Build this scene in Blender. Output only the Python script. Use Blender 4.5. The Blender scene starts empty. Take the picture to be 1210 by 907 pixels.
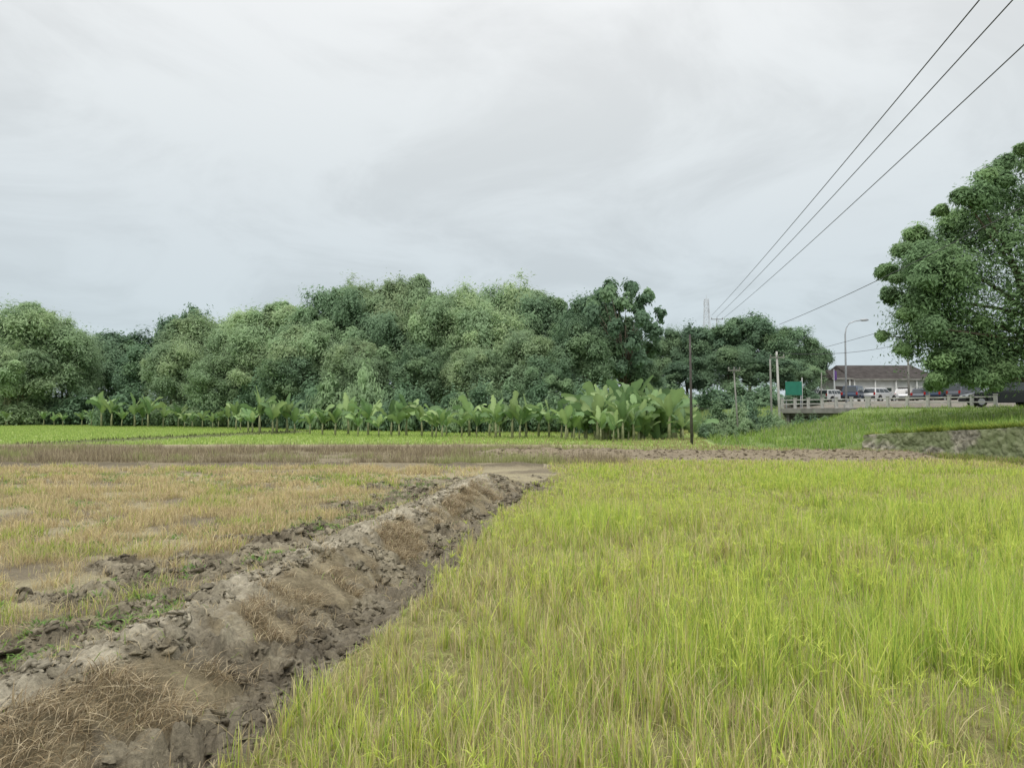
import bpy, bmesh, math, random
import numpy as np
from mathutils import Vector, Matrix
random.seed(7); rng=np.random.default_rng(11)
sc=bpy.context.scene; COL=sc.collection
F=874.0; HY=487.0; EYE=1.7
def wx(px,D): return (px-605.0)/F*D
def wz(py,D): return EYE+(HY-py)/F*D

# ---------------- noise -----------------
def h2(ix,iy,s):
    n=(ix.astype(np.int64)*374761393+iy.astype(np.int64)*668265263+s*974634777)&0xffffffff
    n=((n^(n>>13))*1274126177)&0xffffffff
    n=n^(n>>16)
    return (n&0xffffff)/float(0x1000000)
def vn(x,y,s=0):
    x=np.asarray(x,float);y=np.asarray(y,float)
    ix=np.floor(x);iy=np.floor(y);fx=x-ix;fy=y-iy
    fx=fx*fx*(3-2*fx);fy=fy*fy*(3-2*fy)
    a=h2(ix,iy,s);b=h2(ix+1,iy,s);c=h2(ix,iy+1,s);d=h2(ix+1,iy+1,s)
    return (a*(1-fx)+b*fx)*(1-fy)+(c*(1-fx)+d*fx)*fy
def fbm(x,y,s=0,o=4):
    t=0;a=.5;tot=0
    for i in range(o):
        t=t+a*vn(x*2**i+i*13.7,y*2**i-i*7.3,s+i);tot+=a;a*=.5
    return t/tot
def worley(x,y,s=0):
    ix=np.floor(x);iy=np.floor(y);best=np.full(x.shape,9.0);sec=np.full(x.shape,9.0)
    for dx in(-1,0,1):
        for dy in(-1,0,1):
            cx=ix+dx;cy=iy+dy
            d=(cx+h2(cx,cy,s)-x)**2+(cy+h2(cx,cy,s+5)-y)**2
            sec=np.minimum(sec,np.maximum(best,d));best=np.minimum(best,d)
    return np.sqrt(best),np.sqrt(sec)
def ss(a,b,x):
    t=np.clip((x-a)/(b-a),0,1);return t*t*(3-2*t)
def chunks(x,y,fr,s,A,T,G,gw=.12):
    # broken soil plates: random height and tilt per jagged cell, gaps between
    wp=1.1
    X_=x*fr+wp*(fbm(x*fr*1.3,y*fr*1.3,s+20,4)-.5)*2;Y_=y*fr+wp*(fbm(x*fr*1.3+9,y*fr*1.3,s+30,4)-.5)*2
    ix=np.floor(X_);iy=np.floor(Y_);best=np.full(X_.shape,9.0);sec=best.copy();bh=best*0
    for dx in(-1,0,1):
        for dy in(-1,0,1):
            cx=ix+dx;cy=iy+dy;px=cx+h2(cx,cy,s)-X_;py=cy+h2(cx,cy,s+5)-Y_;d=px*px+py*py
            hh=A*(h2(cx,cy,s+9)-.5)*2-T*(px*(h2(cx,cy,s+11)-.5)+py*(h2(cx,cy,s+13)-.5))*2
            m=d<best;sec=np.where(m,best,np.minimum(sec,d));bh=np.where(m,hh,bh);best=np.where(m,d,best)
    g=np.sqrt(sec)-np.sqrt(best)
    return bh*ss(0,gw,g)-G*(1-ss(0,gw*1.4,g))

# --------------- materials ----------------
def mat(name,col,rough=.7,metal=0.,noise=0.,nscale=5.,bump=0.,bscale=20.,spec=.3):
    m=bpy.data.materials.new(name);m.use_nodes=True;nt=m.node_tree;b=nt.nodes['Principled BSDF']
    b.inputs['Base Color'].default_value=(*col,1);b.inputs['Roughness'].default_value=rough
    b.inputs['Metallic'].default_value=metal;b.inputs['Specular IOR Level'].default_value=spec
    tc=nt.nodes.new('ShaderNodeTexCoord')
    if noise>0:
        n=nt.nodes.new('ShaderNodeTexNoise');n.inputs['Scale'].default_value=nscale;n.inputs['Detail'].default_value=6
        nt.links.new(tc.outputs['Object'],n.inputs['Vector'])
        r=nt.nodes.new('ShaderNodeValToRGB')
        r.color_ramp.elements[0].position=.3;r.color_ramp.elements[1].position=.7
        r.color_ramp.elements[0].color=(*[c*(1-noise) for c in col],1)
        r.color_ramp.elements[1].color=(*[min(1,c*(1+noise*.7)) for c in col],1)
        nt.links.new(n.outputs['Fac'],r.inputs['Fac']);nt.links.new(r.outputs['Color'],b.inputs['Base Color'])
    if bump>0:
        n2=nt.nodes.new('ShaderNodeTexNoise');n2.inputs['Scale'].default_value=bscale;n2.inputs['Detail'].default_value=5
        nt.links.new(tc.outputs['Object'],n2.inputs['Vector'])
        bp=nt.nodes.new('ShaderNodeBump');bp.inputs['Strength'].default_value=bump;bp.inputs['Distance'].default_value=.05
        nt.links.new(n2.outputs['Fac'],bp.inputs['Height']);nt.links.new(bp.outputs['Normal'],b.inputs['Normal'])
    return m
def leafmat(name,trans=.3,rand=.25,rough=.55):
    m=bpy.data.materials.new(name);m.use_nodes=True;nt=m.node_tree;b=nt.nodes['Principled BSDF']
    out=nt.nodes['Material Output']
    at=nt.nodes.new('ShaderNodeAttribute');at.attribute_name='Col'
    oi=nt.nodes.new('ShaderNodeObjectInfo')
    mr=nt.nodes.new('ShaderNodeMapRange');mr.inputs['To Min'].default_value=1-rand;mr.inputs['To Max'].default_value=1+rand
    nt.links.new(oi.outputs['Random'],mr.inputs['Value'])
    hs=nt.nodes.new('ShaderNodeHueSaturation');nt.links.new(at.outputs['Color'],hs.inputs['Color']);nt.links.new(mr.outputs['Result'],hs.inputs['Value'])
    nt.links.new(hs.outputs['Color'],b.inputs['Base Color'])
    b.inputs['Roughness'].default_value=rough;b.inputs['Specular IOR Level'].default_value=.2
    tr=nt.nodes.new('ShaderNodeBsdfTranslucent');nt.links.new(hs.outputs['Color'],tr.inputs['Color'])
    mx=nt.nodes.new('ShaderNodeMixShader');mx.inputs[0].default_value=trans
    nt.links.new(b.outputs[0],mx.inputs[1]);nt.links.new(tr.outputs[0],mx.inputs[2]);nt.links.new(mx.outputs[0],out.inputs['Surface'])
    return m
M_grass=leafmat('grass_blades',.35,0.0)
M_leaf=leafmat('foliage',.42,.12,.7)
M_ban=leafmat('banana_leaf',.35,.14,.5)
M_bark=mat('bark',(.14,.115,.085),.9,noise=.5,nscale=3,bump=.6)
M_bstem=mat('banana_stem',(.25,.26,.14),.7,noise=.4,nscale=4)
M_conc=mat('concrete',(.48,.475,.44),.85,noise=.3,nscale=1.5,bump=.2)
M_oldconc=mat('weathered_concrete',(.26,.255,.23),.85,noise=.4,nscale=1.2,bump=.2)
M_wood=mat('dark_wood',(.09,.08,.075),.9,noise=.4,nscale=3)
M_wire=mat('wire',(.07,.07,.075),.6)
M_steel=mat('galvanised_steel',(.42,.44,.46),.5,.3,noise=.15,nscale=2)
M_farsteel=mat('weathered_mast_steel',(.58,.61,.64),.7,0,noise=.1,nscale=2)
M_white=mat('white_paint',(.68,.68,.66),.6,noise=.15,nscale=.8)
M_glass=mat('dark_glass',(.03,.04,.045),.08,spec=.8)
M_rub=mat('rubber',(.02,.02,.02),.85,noise=.2)
M_green=mat('green_panel',(.03,.20,.13),.5,noise=.15,nscale=2)
M_asph=mat('asphalt',(.07,.07,.07),.9,noise=.3,nscale=2,bump=.3,bscale=60)
M_red=mat('tail_lamp',(.35,.02,.015),.3)
M_lamp=mat('head_lamp',(.7,.72,.72),.15)
M_purple=mat('purple_cloth',(.12,.06,.22),.8,noise=.2)

# --------------- mesh helpers ----------------
def link(o): COL.objects.link(o);return o
def mesh_np(name,V,Q,C=None,mt=None,smooth=False):
    me=bpy.data.meshes.new(name);V=np.asarray(V,np.float32);Q=np.asarray(Q,np.int32)
    me.vertices.add(len(V));me.vertices.foreach_set('co',V.ravel())
    me.loops.add(Q.size);me.loops.foreach_set('vertex_index',Q.ravel())
    me.polygons.add(len(Q));me.polygons.foreach_set('loop_start',np.arange(len(Q),dtype=np.int32)*Q.shape[1])
    me.update(calc_edges=True)
    if smooth: me.polygons.foreach_set('use_smooth',np.ones(len(Q),bool))
    if C is not None:
        a=me.color_attributes.new('Col','FLOAT_COLOR','POINT')
        if C.shape[1]==3:C=np.concatenate([C,np.ones((len(C),1))],1)
        a.data.foreach_set('color',np.asarray(C,np.float32).ravel())
    if mt:me.materials.append(mt)
    return me
def top(o,label,cat,group=None,kind=None):
    o['label']=label;o['category']=cat
    if group:o['group']=group
    if kind:o['kind']=kind
    return o
def obj(name,me,parent=None,loc=None):
    o=bpy.data.objects.new(name,me);link(o)
    if loc is not None:o.location=loc
    if parent:o.parent=parent
    return o
def empty(name,loc=(0,0,0),rz=0):
    o=bpy.data.objects.new(name,None);link(o);o.empty_display_size=.3;o.location=loc;o.rotation_euler[2]=rz;return o
class MB:
    def __init__(s):s.v=[];s.f=[];s.sm=[]
    def box(s,c,d,rz=0,top=None):
        b=len(s.v);cx,cy,cz=c;dx,dy,dz=[q/2 for q in d];tx,ty=top if top else(1,1)
        for sz in(-1,1):
            for sx,sy in((-1,-1),(1,-1),(1,1),(-1,1)):
                x=sx*dx*(tx if sz>0 else 1);y=sy*dy*(ty if sz>0 else 1)
                s.v.append((cx+x*math.cos(rz)-y*math.sin(rz),cy+x*math.sin(rz)+y*math.cos(rz),cz+sz*dz))
        for f in((0,3,2,1),(4,5,6,7),(0,1,5,4),(1,2,6,5),(2,3,7,6),(3,0,4,7)):s.f.append([b+i for i in f])
        return s
    def tube(s,pts,rad,n=8,cap=True):
        pts=[Vector(p) for p in pts];
        if not hasattr(rad,'__len__'):rad=[rad]*len(pts)
        b=len(s.v)
        for i,p in enumerate(pts):
            t=(pts[min(i+1,len(pts)-1)]-pts[max(i-1,0)]).normalized()
            a=Vector((0,0,1)) if abs(t.z)<.9 else Vector((1,0,0))
            u=t.cross(a).normalized();w=t.cross(u)
            for k in range(n):
                an=2*math.pi*k/n;q=p+(u*math.cos(an)+w*math.sin(an))*rad[i];s.v.append(tuple(q))
        for i in range(len(pts)-1):
            for k in range(n):
                k2=(k+1)%n;s.f.append([b+i*n+k,b+i*n+k2,b+(i+1)*n+k2,b+(i+1)*n+k])
        if cap:
            s.f.append([b+k for k in range(n)]);s.f.append([b+(len(pts)-1)*n+k for k in range(n)][::-1])
        return s
    def prism(s,prof,y0,y1,ins0=0):
        b=len(s.v);n=len(prof)
        for x,z in prof:s.v.append((x,y0,z))
        for x,z in prof:s.v.append((x,y1,z))
        s.f.append(list(range(b,b+n)));s.f.append(list(range(b+n,b+2*n))[::-1])
        for i in range(n):
            j=(i+1)%n;s.f.append([b+i,b+n+i,b+n+j,b+j])
        return s
    def quad(s,a,b_,c,d):
        b=len(s.v);s.v+= [tuple(a),tuple(b_),tuple(c),tuple(d)];s.f.append([b,b+1,b+2,b+3]);return s
    def mesh(s,name,mt,smooth=False,bevel=0):
        me=bpy.data.meshes.new(name);me.from_pydata(s.v,[],s.f);me.update()
        bm=bmesh.new();bm.from_mesh(me);bmesh.ops.recalc_face_normals(bm,faces=bm.faces)
        if bevel:
            es=[e for e in bm.edges if len(e.link_faces)==2 and e.calc_face_angle(0)>.35]
            bmesh.ops.bevel(bm,geom=es,offset=bevel,segments=2,affect='EDGES',profile=.6)
        bm.to_mesh(me);bm.free()
        if smooth:
            me.polygons.foreach_set('use_smooth',np.ones(len(me.polygons),bool))
        me.materials.append(mt);return me

# --------------- terrain ----------------
YB=[1,3.97,4.81,6.78,10.1,12.9,16.5,19];XB=[-3.1,-2.72,-2.5,-2.35,-1.82,-1.35,-.85,-.5]
YG=[1,3.6,4.75,5.87,8.6,13.1,17.9,20];XG=[-1.90,-1.44,-1.24,-1.0,-.60,-.05,.75,1.1]
def xb(y):return np.interp(y,YB,XB)+.22*(fbm(y*.9,y*0+9,23)-.5)
def xg(y):return np.interp(y,YG,XG)+.30*(fbm(y*1.3,y*0+3,21)-.5)*2
def xL(y):return 31.5-(y-50)*8/13.
YF=[0,16,24.4,31,38,46,54,58,70,90,120];XF=[23,19,16.9,15.1,10.5,12,18,22,15.5,3,-16]
def xF(y):return np.interp(y,YF,XF)
UX,UY=-.524,.852
def LS(x,y):
    dx=x-31.5;dy=y-50
    return dx*UX+dy*UY, dx*.852+dy*.524
def yrid(x):return 27.6+.08*(8-x)+.5*(vn(x*.35,x*0,6)-.5)
def ridge(x,y,w):
    return np.exp(-((y-yrid(x))/w)**2)*ss(-3,0,x)*(1-ss(14.2,15.8,x))*(x<xF(y)-.2)
def masks(x,y):
    y=np.asarray(y,float);x=np.asarray(x,float)
    u=x-xb(y);w=np.maximum(xg(y)-xb(y),.4);q=u/w
    f=1-ss(17,19.5,y)
    return u,q,f
def H(x,y,fine=True):
    u,q,f=masks(x,y)
    left=np.interp(u,[-1.8,-1.2,-.8,-.45,-.2,0],[0,.0,-.03,.03,.18,.25])
    right=np.interp(q,[0,.14,.34,.54,.72,.9,1.05],[.25,.23,.09,-.08,-.16,-.11,0])
    prof=np.where(u<0,left,right)*f
    z=prof+.05*(fbm(x*.5,y*.5,3)-.5)
    if fine:
        mud=mudmask(x,y);st=ss(.15,.5,mud)
        cst=np.exp(-((u)/.3)**2)
        l=chunks(x,y,2.9,31,.045,.08,.05,.12)*(1-.35*cst)+chunks(x,y,7.0,35,.020,.032,.03,.18)*(1-.3*cst)+.05*(fbm(x*10,y*10,38,4)-.5)+.08*(fbm(x*1.7,y*1.7,39,2)-.5)
        near=1-ss(19,22,y)
        z=z+st*l*near+(1-near)*mud*(chunks(x,y,1.4,61,.05,.06,.05,.2)+.08*(fbm(x*3,y*3,38,3)-.5))
        z=z+(1-mud)*.014*(fbm(x*12,y*12,5)-.5)
        z=z+((u>.1)&(q<.75))*f*(1-mud)*.14*(fbm(x*4.5,y*4.5,39,4)-.5)
    cb=np.exp(-((y-23.2-.4*(vn(x*.2,y*0,6)-.5))/.6)**2)*(1-ss(0,2.5,x))
    z=z+.12*cb
    z=z+.30*ridge(x,y,1.4)
    d1=np.abs((x+23.6)-(y-37)*(5.6/22));z=z+.22*np.exp(-(d1/.6)**2)*ss(36,38,y)*(1-ss(60,64,y))
    z=z+.15*np.exp(-((y-36)/.8)**2)*(1-ss(4,8,x))
    w0=np.interp(y,[0,24.4,31,33],[1.4,1.17,.72,0.])
    xf=xF(y)+.28*(y<33);xl=xL(y)
    t=np.clip((x-xf)/np.maximum(xl-1.0-xf,.5),0,1)
    e=np.where(x>xf,w0+(2.0-w0)*(t*.6+.4*ss(0,1,t)),0)
    e=e+np.where((x>xf)&(t<1),(.5*(fbm(x*.4,y*.4,9)-.5)+.3*(fbm(x*1.3,y*1.3,19)-.5))*ss(0,.12,t)*(1-ss(.8,1,t)),0)
    s,dd=LS(x,y)
    can=ss(8.2,9.4,s)*(1-ss(14.6,15.8,s))*(1-ss(10,13,dd))*ss(-26,-20,dd)
    e=e*(1-can)-1.0*can
    e=e+.8*ss(9.5,15,dd)*(x>xf)
    flat=ss(.05,.5,t)*(x>xf)
    z=z*(1-flat)+e
    return z
def mudmask(x,y):
    u,q,f=masks(x,y)
    n=fbm(x*1.1,y*1.1,41)
    m=np.maximum(ss(.46,.62,q+.45*(n-.5))*(1-ss(.94,1.08,q)), np.exp(-((u+.04)/.30)**2)*(y<20))
    m=np.maximum(m,ss(.56,.63,fbm(x*2.1,y*2.1,47))*((u>0)&(q<.6))*.8)
    m=np.maximum(m,.25*((u>0)&(q<1)))
    ls=np.exp(-((u+.92+.6*(n-.5))/.48)**2)*ss(.37,.49,n+.04)
    ls2=np.exp(-((u+1.8)/1.2)**2)*ss(.54,.60,fbm(x*1.6,y*1.6,44))
    m=np.maximum(m,np.maximum(ls,ls2*.85))*f
    m=np.maximum(m,np.exp(-(((x+.2)/1.6)**2+((y-17.5)/2.6)**2))*ss(.35,.5,n))
    cb=np.exp(-((y-23.2)/.6)**2)*(1-ss(0,2.5,x))*.6*ss(.3,.5,fbm(x*.5,y*.5,46))
    return np.clip(np.maximum(m,np.maximum(cb,ridge(x,y,1.9)*ss(.15,.35,n))),0,1)
def axis(segs):
    out=[segs[0][0]]
    for a,b,st in segs:
        n=max(1,int(round((b-a)/st)));out+=list(a+(b-a)*np.arange(1,n+1)/n)
    return np.array(out)
def geo(a,b,st,g=1.12):
    o=[];x=a
    while x<b:
        x+=st;st*=g;o.append(x)
    return o
xs=axis([(-40,-16,.5),(-16,-6,.12),(-6,1.6,.024),(1.6,20,.13),(20,45,.5)])
xs=np.concatenate([-np.array(geo(40,4000,.7))[::-1],xs,np.array(geo(45,4000,.7))])
ys=axis([(-20,2,1),(2,9,.024),(9,20,.05),(20,35,.13),(35,72,.5)])
ys=np.concatenate([-np.array(geo(20,1500,1.5,1.3))[::-1],ys,np.array(geo(72,5000,.8))])
X,Y=np.meshgrid(xs,ys)
Z=H(X,Y)
nx,ny=len(xs),len(ys)
V=np.stack([X.ravel(),Y.ravel(),Z.ravel()],1)
i=np.arange(nx-1)[None,:]+np.arange(ny-1)[:,None]*nx;i=i.ravel()
Q=np.stack([i,i+1,i+1+nx,i+nx],1)
def lerp(a,b,t):return a*(1-t[...,None])+b*t[...,None]
def zonecol(x,y):
    n=fbm(x*.9,y*.9,51);n2=fbm(x*6,y*6,52);n3=fbm(x*.25,y*.25,53)
    A=lambda *c:np.array(c,float)
    o=np.ones(x.shape+(3,))
    soil=lerp(A(.16,.133,.09),A(.26,.22,.15),n2)
    straw=lerp(A(.31,.265,.165),A(.41,.365,.235),n2)
    c=lerp(soil,straw,ss(.36,.58,n))
    g=lerp(A(.23,.215,.085),A(.32,.30,.135),n2)
    c=np.where(((x>xg(y))&(y<27)&(x>-2.5))[...,None],g,c)
    wb=lerp(A(.20,.168,.11),A(.30,.257,.17),n2)
    c=lerp(c,wb,ss(21.5,23,y)*(1-ss(34.5,36,y))*(1-ss(1,5,x)))
    rice=lerp(A(.30,.40,.11),A(.38,.47,.16),n3);rice=lerp(rice,A(.25,.30,.11),ss(.5,.8,n2))
    dull=lerp(A(.22,.24,.09),A(.31,.29,.14),n2)
    c=lerp(c,dull,ss(30,32,y)*ss(2,6,x))
    c=lerp(c,rice,ss(35.5,37,y))
    far=ss(90,100,y);c=lerp(c,A(.08,.11,.04)*o,far)
    d1=np.abs((x+23.6)-(y-37)*(5.6/22));c=lerp(c,A(.10,.105,.05)*o,np.exp(-(d1/.7)**2)*ss(36,38,y)*(1-ss(60,64,y)))
    em=lerp(A(.16,.22,.07),A(.24,.31,.11),n2);c=np.where((x>xF(y))[...,None],em,c)
    s,dd=LS(x,y)
    c=lerp(c,lerp(A(.20,.18,.15),A(.28,.26,.22),n2),ss(-.8,.2,dd)*(x>xF(y)))
    m=mudmask(x,y);u,q,f=masks(x,y)
    n5=fbm(x*3,y*3,57)
    mud=lerp(A(.165,.14,.098),A(.33,.29,.205),ss(.35,.65,.5*n2+.5*n5))
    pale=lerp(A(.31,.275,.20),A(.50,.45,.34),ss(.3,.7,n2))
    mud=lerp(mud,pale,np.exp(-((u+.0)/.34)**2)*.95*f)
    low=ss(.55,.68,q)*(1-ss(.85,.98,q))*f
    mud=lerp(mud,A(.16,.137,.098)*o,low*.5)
    mud=lerp(mud,lerp(A(.19,.155,.105),A(.33,.275,.19),n2),np.clip(ridge(x,y,2.4),0,1))
    cbm=np.exp(-((y-23.2)/.9)**2);mud=lerp(mud,A(.16,.135,.09)*o,cbm*(x<1))
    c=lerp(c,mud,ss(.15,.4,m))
    dead=lerp(A(.19,.155,.095),A(.31,.26,.165),ss(.3,.7,n2))
    c=lerp(c,dead,((u>.12)&(q<.6)).astype(float)*f*.85*(1-ss(.3,.7,m)))
    return c,low
C,low=zonecol(X,Y)
C4=np.concatenate([C.reshape(-1,3),low.reshape(-1,1)],1)
Mg=bpy.data.materials.new('field_ground');Mg.use_nodes=True;nt=Mg.node_tree;b=nt.nodes['Principled BSDF']
at=nt.nodes.new('ShaderNodeAttribute');at.attribute_name='Col'
tc=nt.nodes.new('ShaderNodeTexCoord')
n=nt.nodes.new('ShaderNodeTexNoise');n.inputs['Scale'].default_value=28;n.inputs['Detail'].default_value=8;n.inputs['Roughness'].default_value=.7
nt.links.new(tc.outputs['Object'],n.inputs['Vector'])
mr=nt.nodes.new('ShaderNodeMapRange');mr.inputs['From Min'].default_value=.3;mr.inputs['From Max'].default_value=.7;mr.inputs['To Min'].default_value=.62;mr.inputs['To Max'].default_value=1.3
nt.links.new(n.outputs['Fac'],mr.inputs['Value'])
vm=nt.nodes.new('ShaderNodeVectorMath');vm.operation='SCALE';nt.links.new(at.outputs['Color'],vm.inputs[0]);nt.links.new(mr.outputs['Result'],vm.inputs['Scale'])
nt.links.new(vm.outputs[0],b.inputs['Base Color'])
mr2=nt.nodes.new('ShaderNodeMapRange');mr2.inputs['To Min'].default_value=.95;mr2.inputs['To Max'].default_value=.6
nt.links.new(at.outputs['Alpha'],mr2.inputs['Value']);nt.links.new(mr2.outputs['Result'],b.inputs['Roughness'])
b.inputs['Specular IOR Level'].default_value=.2
bp=nt.nodes.new('ShaderNodeBump');bp.inputs['Strength'].default_value=1.0;bp.inputs['Distance'].default_value=.035
nt.links.new(n.outputs['Fac'],bp.inputs['Height']);nt.links.new(bp.outputs['Normal'],b.inputs['Normal'])
g=obj('ground',mesh_np('ground',V,Q,C4,Mg,False));top(g,'muddy farm field ground with earthen bund and grass bank','ground',kind='structure')

# --------------- grass ----------------
def blades(P,h,w,az,lean,lang,C,K=3,name='g',tipcol=1.15):
    N=len(P);t=np.linspace(0,1,K+1)[None,:]
    L=np.stack([np.cos(lang),np.sin(lang)],1)
    hz=h[:,None]*(t-(.42*np.minimum(lean,1.6)[:,None])*t**2.2)
    off=h[:,None]*lean[:,None]*(.25*t+.75*t**2)
    cx=P[:,0:1]+L[:,0:1]*off;cy=P[:,1:2]+L[:,1:2]*off;cz=P[:,2:3]+hz
    ww=w[:,None]*(1-t**1.6*.92)*(.6+.4*np.sin(np.minimum(t*2.2,1.57)))*.5
    dx=np.cos(az)[:,None]*ww;dy=np.sin(az)[:,None]*ww
    A=np.stack([cx-dx,cy-dy,cz],2);B=np.stack([cx+dx,cy+dy,cz],2)
    V=np.stack([A,B],2).reshape(-1,3)
    base=(np.arange(N)*(K+1)*2)[:,None];k=(np.arange(K)*2)[None,:]
    q0=base+k;Q=np.stack([q0,q0+1,q0+3,q0+2],2).reshape(-1,4)
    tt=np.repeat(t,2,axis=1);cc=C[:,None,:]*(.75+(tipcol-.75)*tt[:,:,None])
    return V,Q,cc.reshape(-1,3)
class Acc:
    def __init__(s):s.V=[];s.Q=[];s.C=[];s.n=0
    def add(s,V,Q,C):s.V.append(V);s.Q.append(Q+s.n);s.C.append(C);s.n+=len(V)
    def mesh(s,name,mt):return mesh_np(name,np.concatenate(s.V),np.concatenate(s.Q),np.concatenate(s.C),mt)
def samp(n,x0,x1,y0,y1,pred,fr=.80):
    x=rng.uniform(x0,x1,n);y=rng.uniform(y0,y1,n)
    m=(np.abs(x)<fr*y+1.5)&pred(x,y);return x[m],y[m]
pal=np.array([[.46,.61,.11],[.66,.72,.16],[.70,.62,.34],[.27,.40,.075],[.50,.40,.22]])
def mixcol(x,y,wts):
    w=wts/wts.sum(1,keepdims=True);c=np.cumsum(w,1);r=rng.random(len(x))[:,None]
    ix=np.minimum((r>c).sum(1),4);return pal[ix]*(.70+.5*rng.random((len(x),1)))
ga=Acc()
rightp=lambda x,y:(x>xg(y)+.02-.12*(rng.random(x.shape)**3))&(x<xF(y)-.15)&(mudmask(x,y)<.5)
for (n,y0,y1,x0,x1,hs,wd,K) in [(95000,2.3,6.5,-2.5,7.5,(.08,.32),.0066,4),(125000,6.5,12,-1.5,12,(.07,.29),.0088,3),(125000,12,19,-1,17,(.06,.22),.013,2),(80000,19,25.4,0,21,(.04,.15),.020,2)]:
    x,y=samp(n,x0,x1,y0,y1,rightp)
    tf=rng.random(len(x))<.55;cs=7.;ix=np.floor(x*cs);iy=np.floor(y*cs)
    tx_=(ix+.2+.6*h2(ix,iy,91))/cs;ty_=(iy+.2+.6*h2(ix,iy,92))/cs
    x=np.where(tf,x+(tx_-x)*.72,x);y=np.where(tf,y+(ty_-y)*.72,y)
    thh=h2(ix,iy,93)
    cl=.4*fbm(x*2.6,y*2.6,61,2)+.4*fbm(x*.8,y*.8,62,2)+.2*thh
    keep=rng.random(len(x))<(.34+1.1*ss(.38,.60,cl));x,y,cl,thh,ix,iy=x[keep],y[keep],cl[keep],thh[keep],ix[keep],iy[keep]
    N=len(x);z=H(x,y)
    pg=fbm(x*.3+3,y*.3,63);edge=np.exp(-((x-xg(y))/.8)**2)
    tc_=h2(ix,iy,94)
    dr=ss(.50,.60,fbm(x*.55,y*.35,66,3)*.85+.15*tc_);dry=dr*1.3+edge*1.1+ss(17,25,y)*.7+.4*(tc_>.85)
    wts=np.stack([1.1*ss(.3,.6,pg)+.3,1.1+.7*(tc_<.25),.14+1.1*dry,.28+.35*(1-pg)+.5*((tc_>.4)&(tc_<.5)),.05+.6*dry],1)
    C=mixcol(x,y,wts)
    h=rng.uniform(*hs,N)*(.35+1.25*ss(.3,.65,cl))*(.75+.5*thh)*(1-.45*np.minimum(edge*1.2+dr*.5,1));w=rng.uniform(.5,1.3,N)*wd
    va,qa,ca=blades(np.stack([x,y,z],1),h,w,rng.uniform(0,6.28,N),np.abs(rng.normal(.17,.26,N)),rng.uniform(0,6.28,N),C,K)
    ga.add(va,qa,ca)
x,y=samp(110000,-2.5,15,2.3,20,rightp);N=len(x)
cc=np.array([[.54,.47,.27],[.38,.32,.17],[.46,.50,.17],[.36,.46,.11]])[rng.integers(0,4,N)]*(.8+.4*rng.random((N,1)))
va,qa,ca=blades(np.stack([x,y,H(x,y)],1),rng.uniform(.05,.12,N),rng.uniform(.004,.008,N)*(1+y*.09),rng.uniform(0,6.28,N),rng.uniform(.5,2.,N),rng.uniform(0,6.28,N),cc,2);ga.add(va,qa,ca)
x,y=samp(5200,-1.5,14,2.6,17,rightp);cl=fbm(x*.8,y*.8,71);k=cl>.45;x,y=x[k],y[k];N=len(x);z=H(x,y)
hh=rng.uniform(.15,.35,N)
va,qa,ca=blades(np.stack([x,y,z],1),hh,np.full(N,.006),rng.uniform(0,6.28,N),np.full(N,.05),np.zeros(N),np.tile([[.48,.60,.12]],(N,1)),3);ga.add(va,qa,ca)
rep=9;xx=np.repeat(x,rep);yy=np.repeat(y,rep);zz=np.repeat(z+hh*.95,rep);M=len(xx)
va,qa,ca=blades(np.stack([xx,yy,zz],1),rng.uniform(.05,.10,M),rng.uniform(.004,.008,M),rng.uniform(0,6.28,M),rng.uniform(.5,1.6,M),rng.uniform(0,6.28,M),np.tile([[.66,.75,.15]],(M,1))*(.8+.3*rng.random((M,1))),3);ga.add(va,qa,ca)
o=obj('field_grass',ga.mesh('field_grass',M_grass));top(o,'tall yellow-green grass filling the wet field','grass',kind='stuff')
# left dry grass
gl=Acc()
def leftp(x,y):
    u=x-xb(y);return (u<-.33)&(mudmask(x,y)<.4)
for (n,y0,y1,x0,x1,hs,wd,K) in [(85000,2.5,9,-9,-2.3,(.04,.18),.0065,3),(110000,9,16,-14,-1,(.05,.20),.011,2),(80000,16,22.6,-19,0,(.05,.18),.018,2)]:
    x,y=samp(n,x0,x1,y0,y1,leftp)
    cl=.5*fbm(x*1.1,y*1.3,81)+.5*fbm(x*4,y*4,82,2);u=x-xb(y)
    keep=rng.random(len(x))<(.05+1.25*ss(.44,.58,cl))*(.35+.65*ss(.6,2.4,-u));x,y,cl=x[keep],y[keep],cl[keep];N=len(x)
    gr=ss(.58,.65,fbm(x*.9,y*.9,83))+np.exp(-((x-xb(y)+.9)/.5)**2)*.9*ss(.5,.58,fbm(x,y,84))
    wts=np.stack([.05+1.4*gr,.05+.3*gr,1.7+0*gr,.05+1.0*gr,.6+0*gr],1);C=mixcol(x,y,wts)*np.array([.98,.93,.95])
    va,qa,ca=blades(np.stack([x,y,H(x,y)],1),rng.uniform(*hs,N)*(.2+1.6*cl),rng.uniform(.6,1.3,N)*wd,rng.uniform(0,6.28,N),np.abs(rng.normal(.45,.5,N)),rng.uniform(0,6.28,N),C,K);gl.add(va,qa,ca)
o=obj('dry_grass',gl.mesh('dry_grass',M_grass));top(o,'sparse dry straw-coloured grass on the ploughed field','grass',kind='stuff')
x,y=samp(13000,-14,-1,3,21,lambda x,y:(x-xb(y)<-.35)&(fbm(x*.8,y*.8,87)>.54-.06*np.exp(-((x-xb(y)+1.2)/.8)**2)));N0=len(x);rep=7
xx=np.repeat(x,rep)+rng.normal(0,.03,N0*rep);yy=np.repeat(y,rep)+rng.normal(0,.03,N0*rep);M=len(xx)
gv=Acc();cc=np.array([[.20,.34,.08],[.28,.42,.10],[.15,.27,.07]])[rng.integers(0,3,M)]*(.8+.4*rng.random((M,1)))
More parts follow.
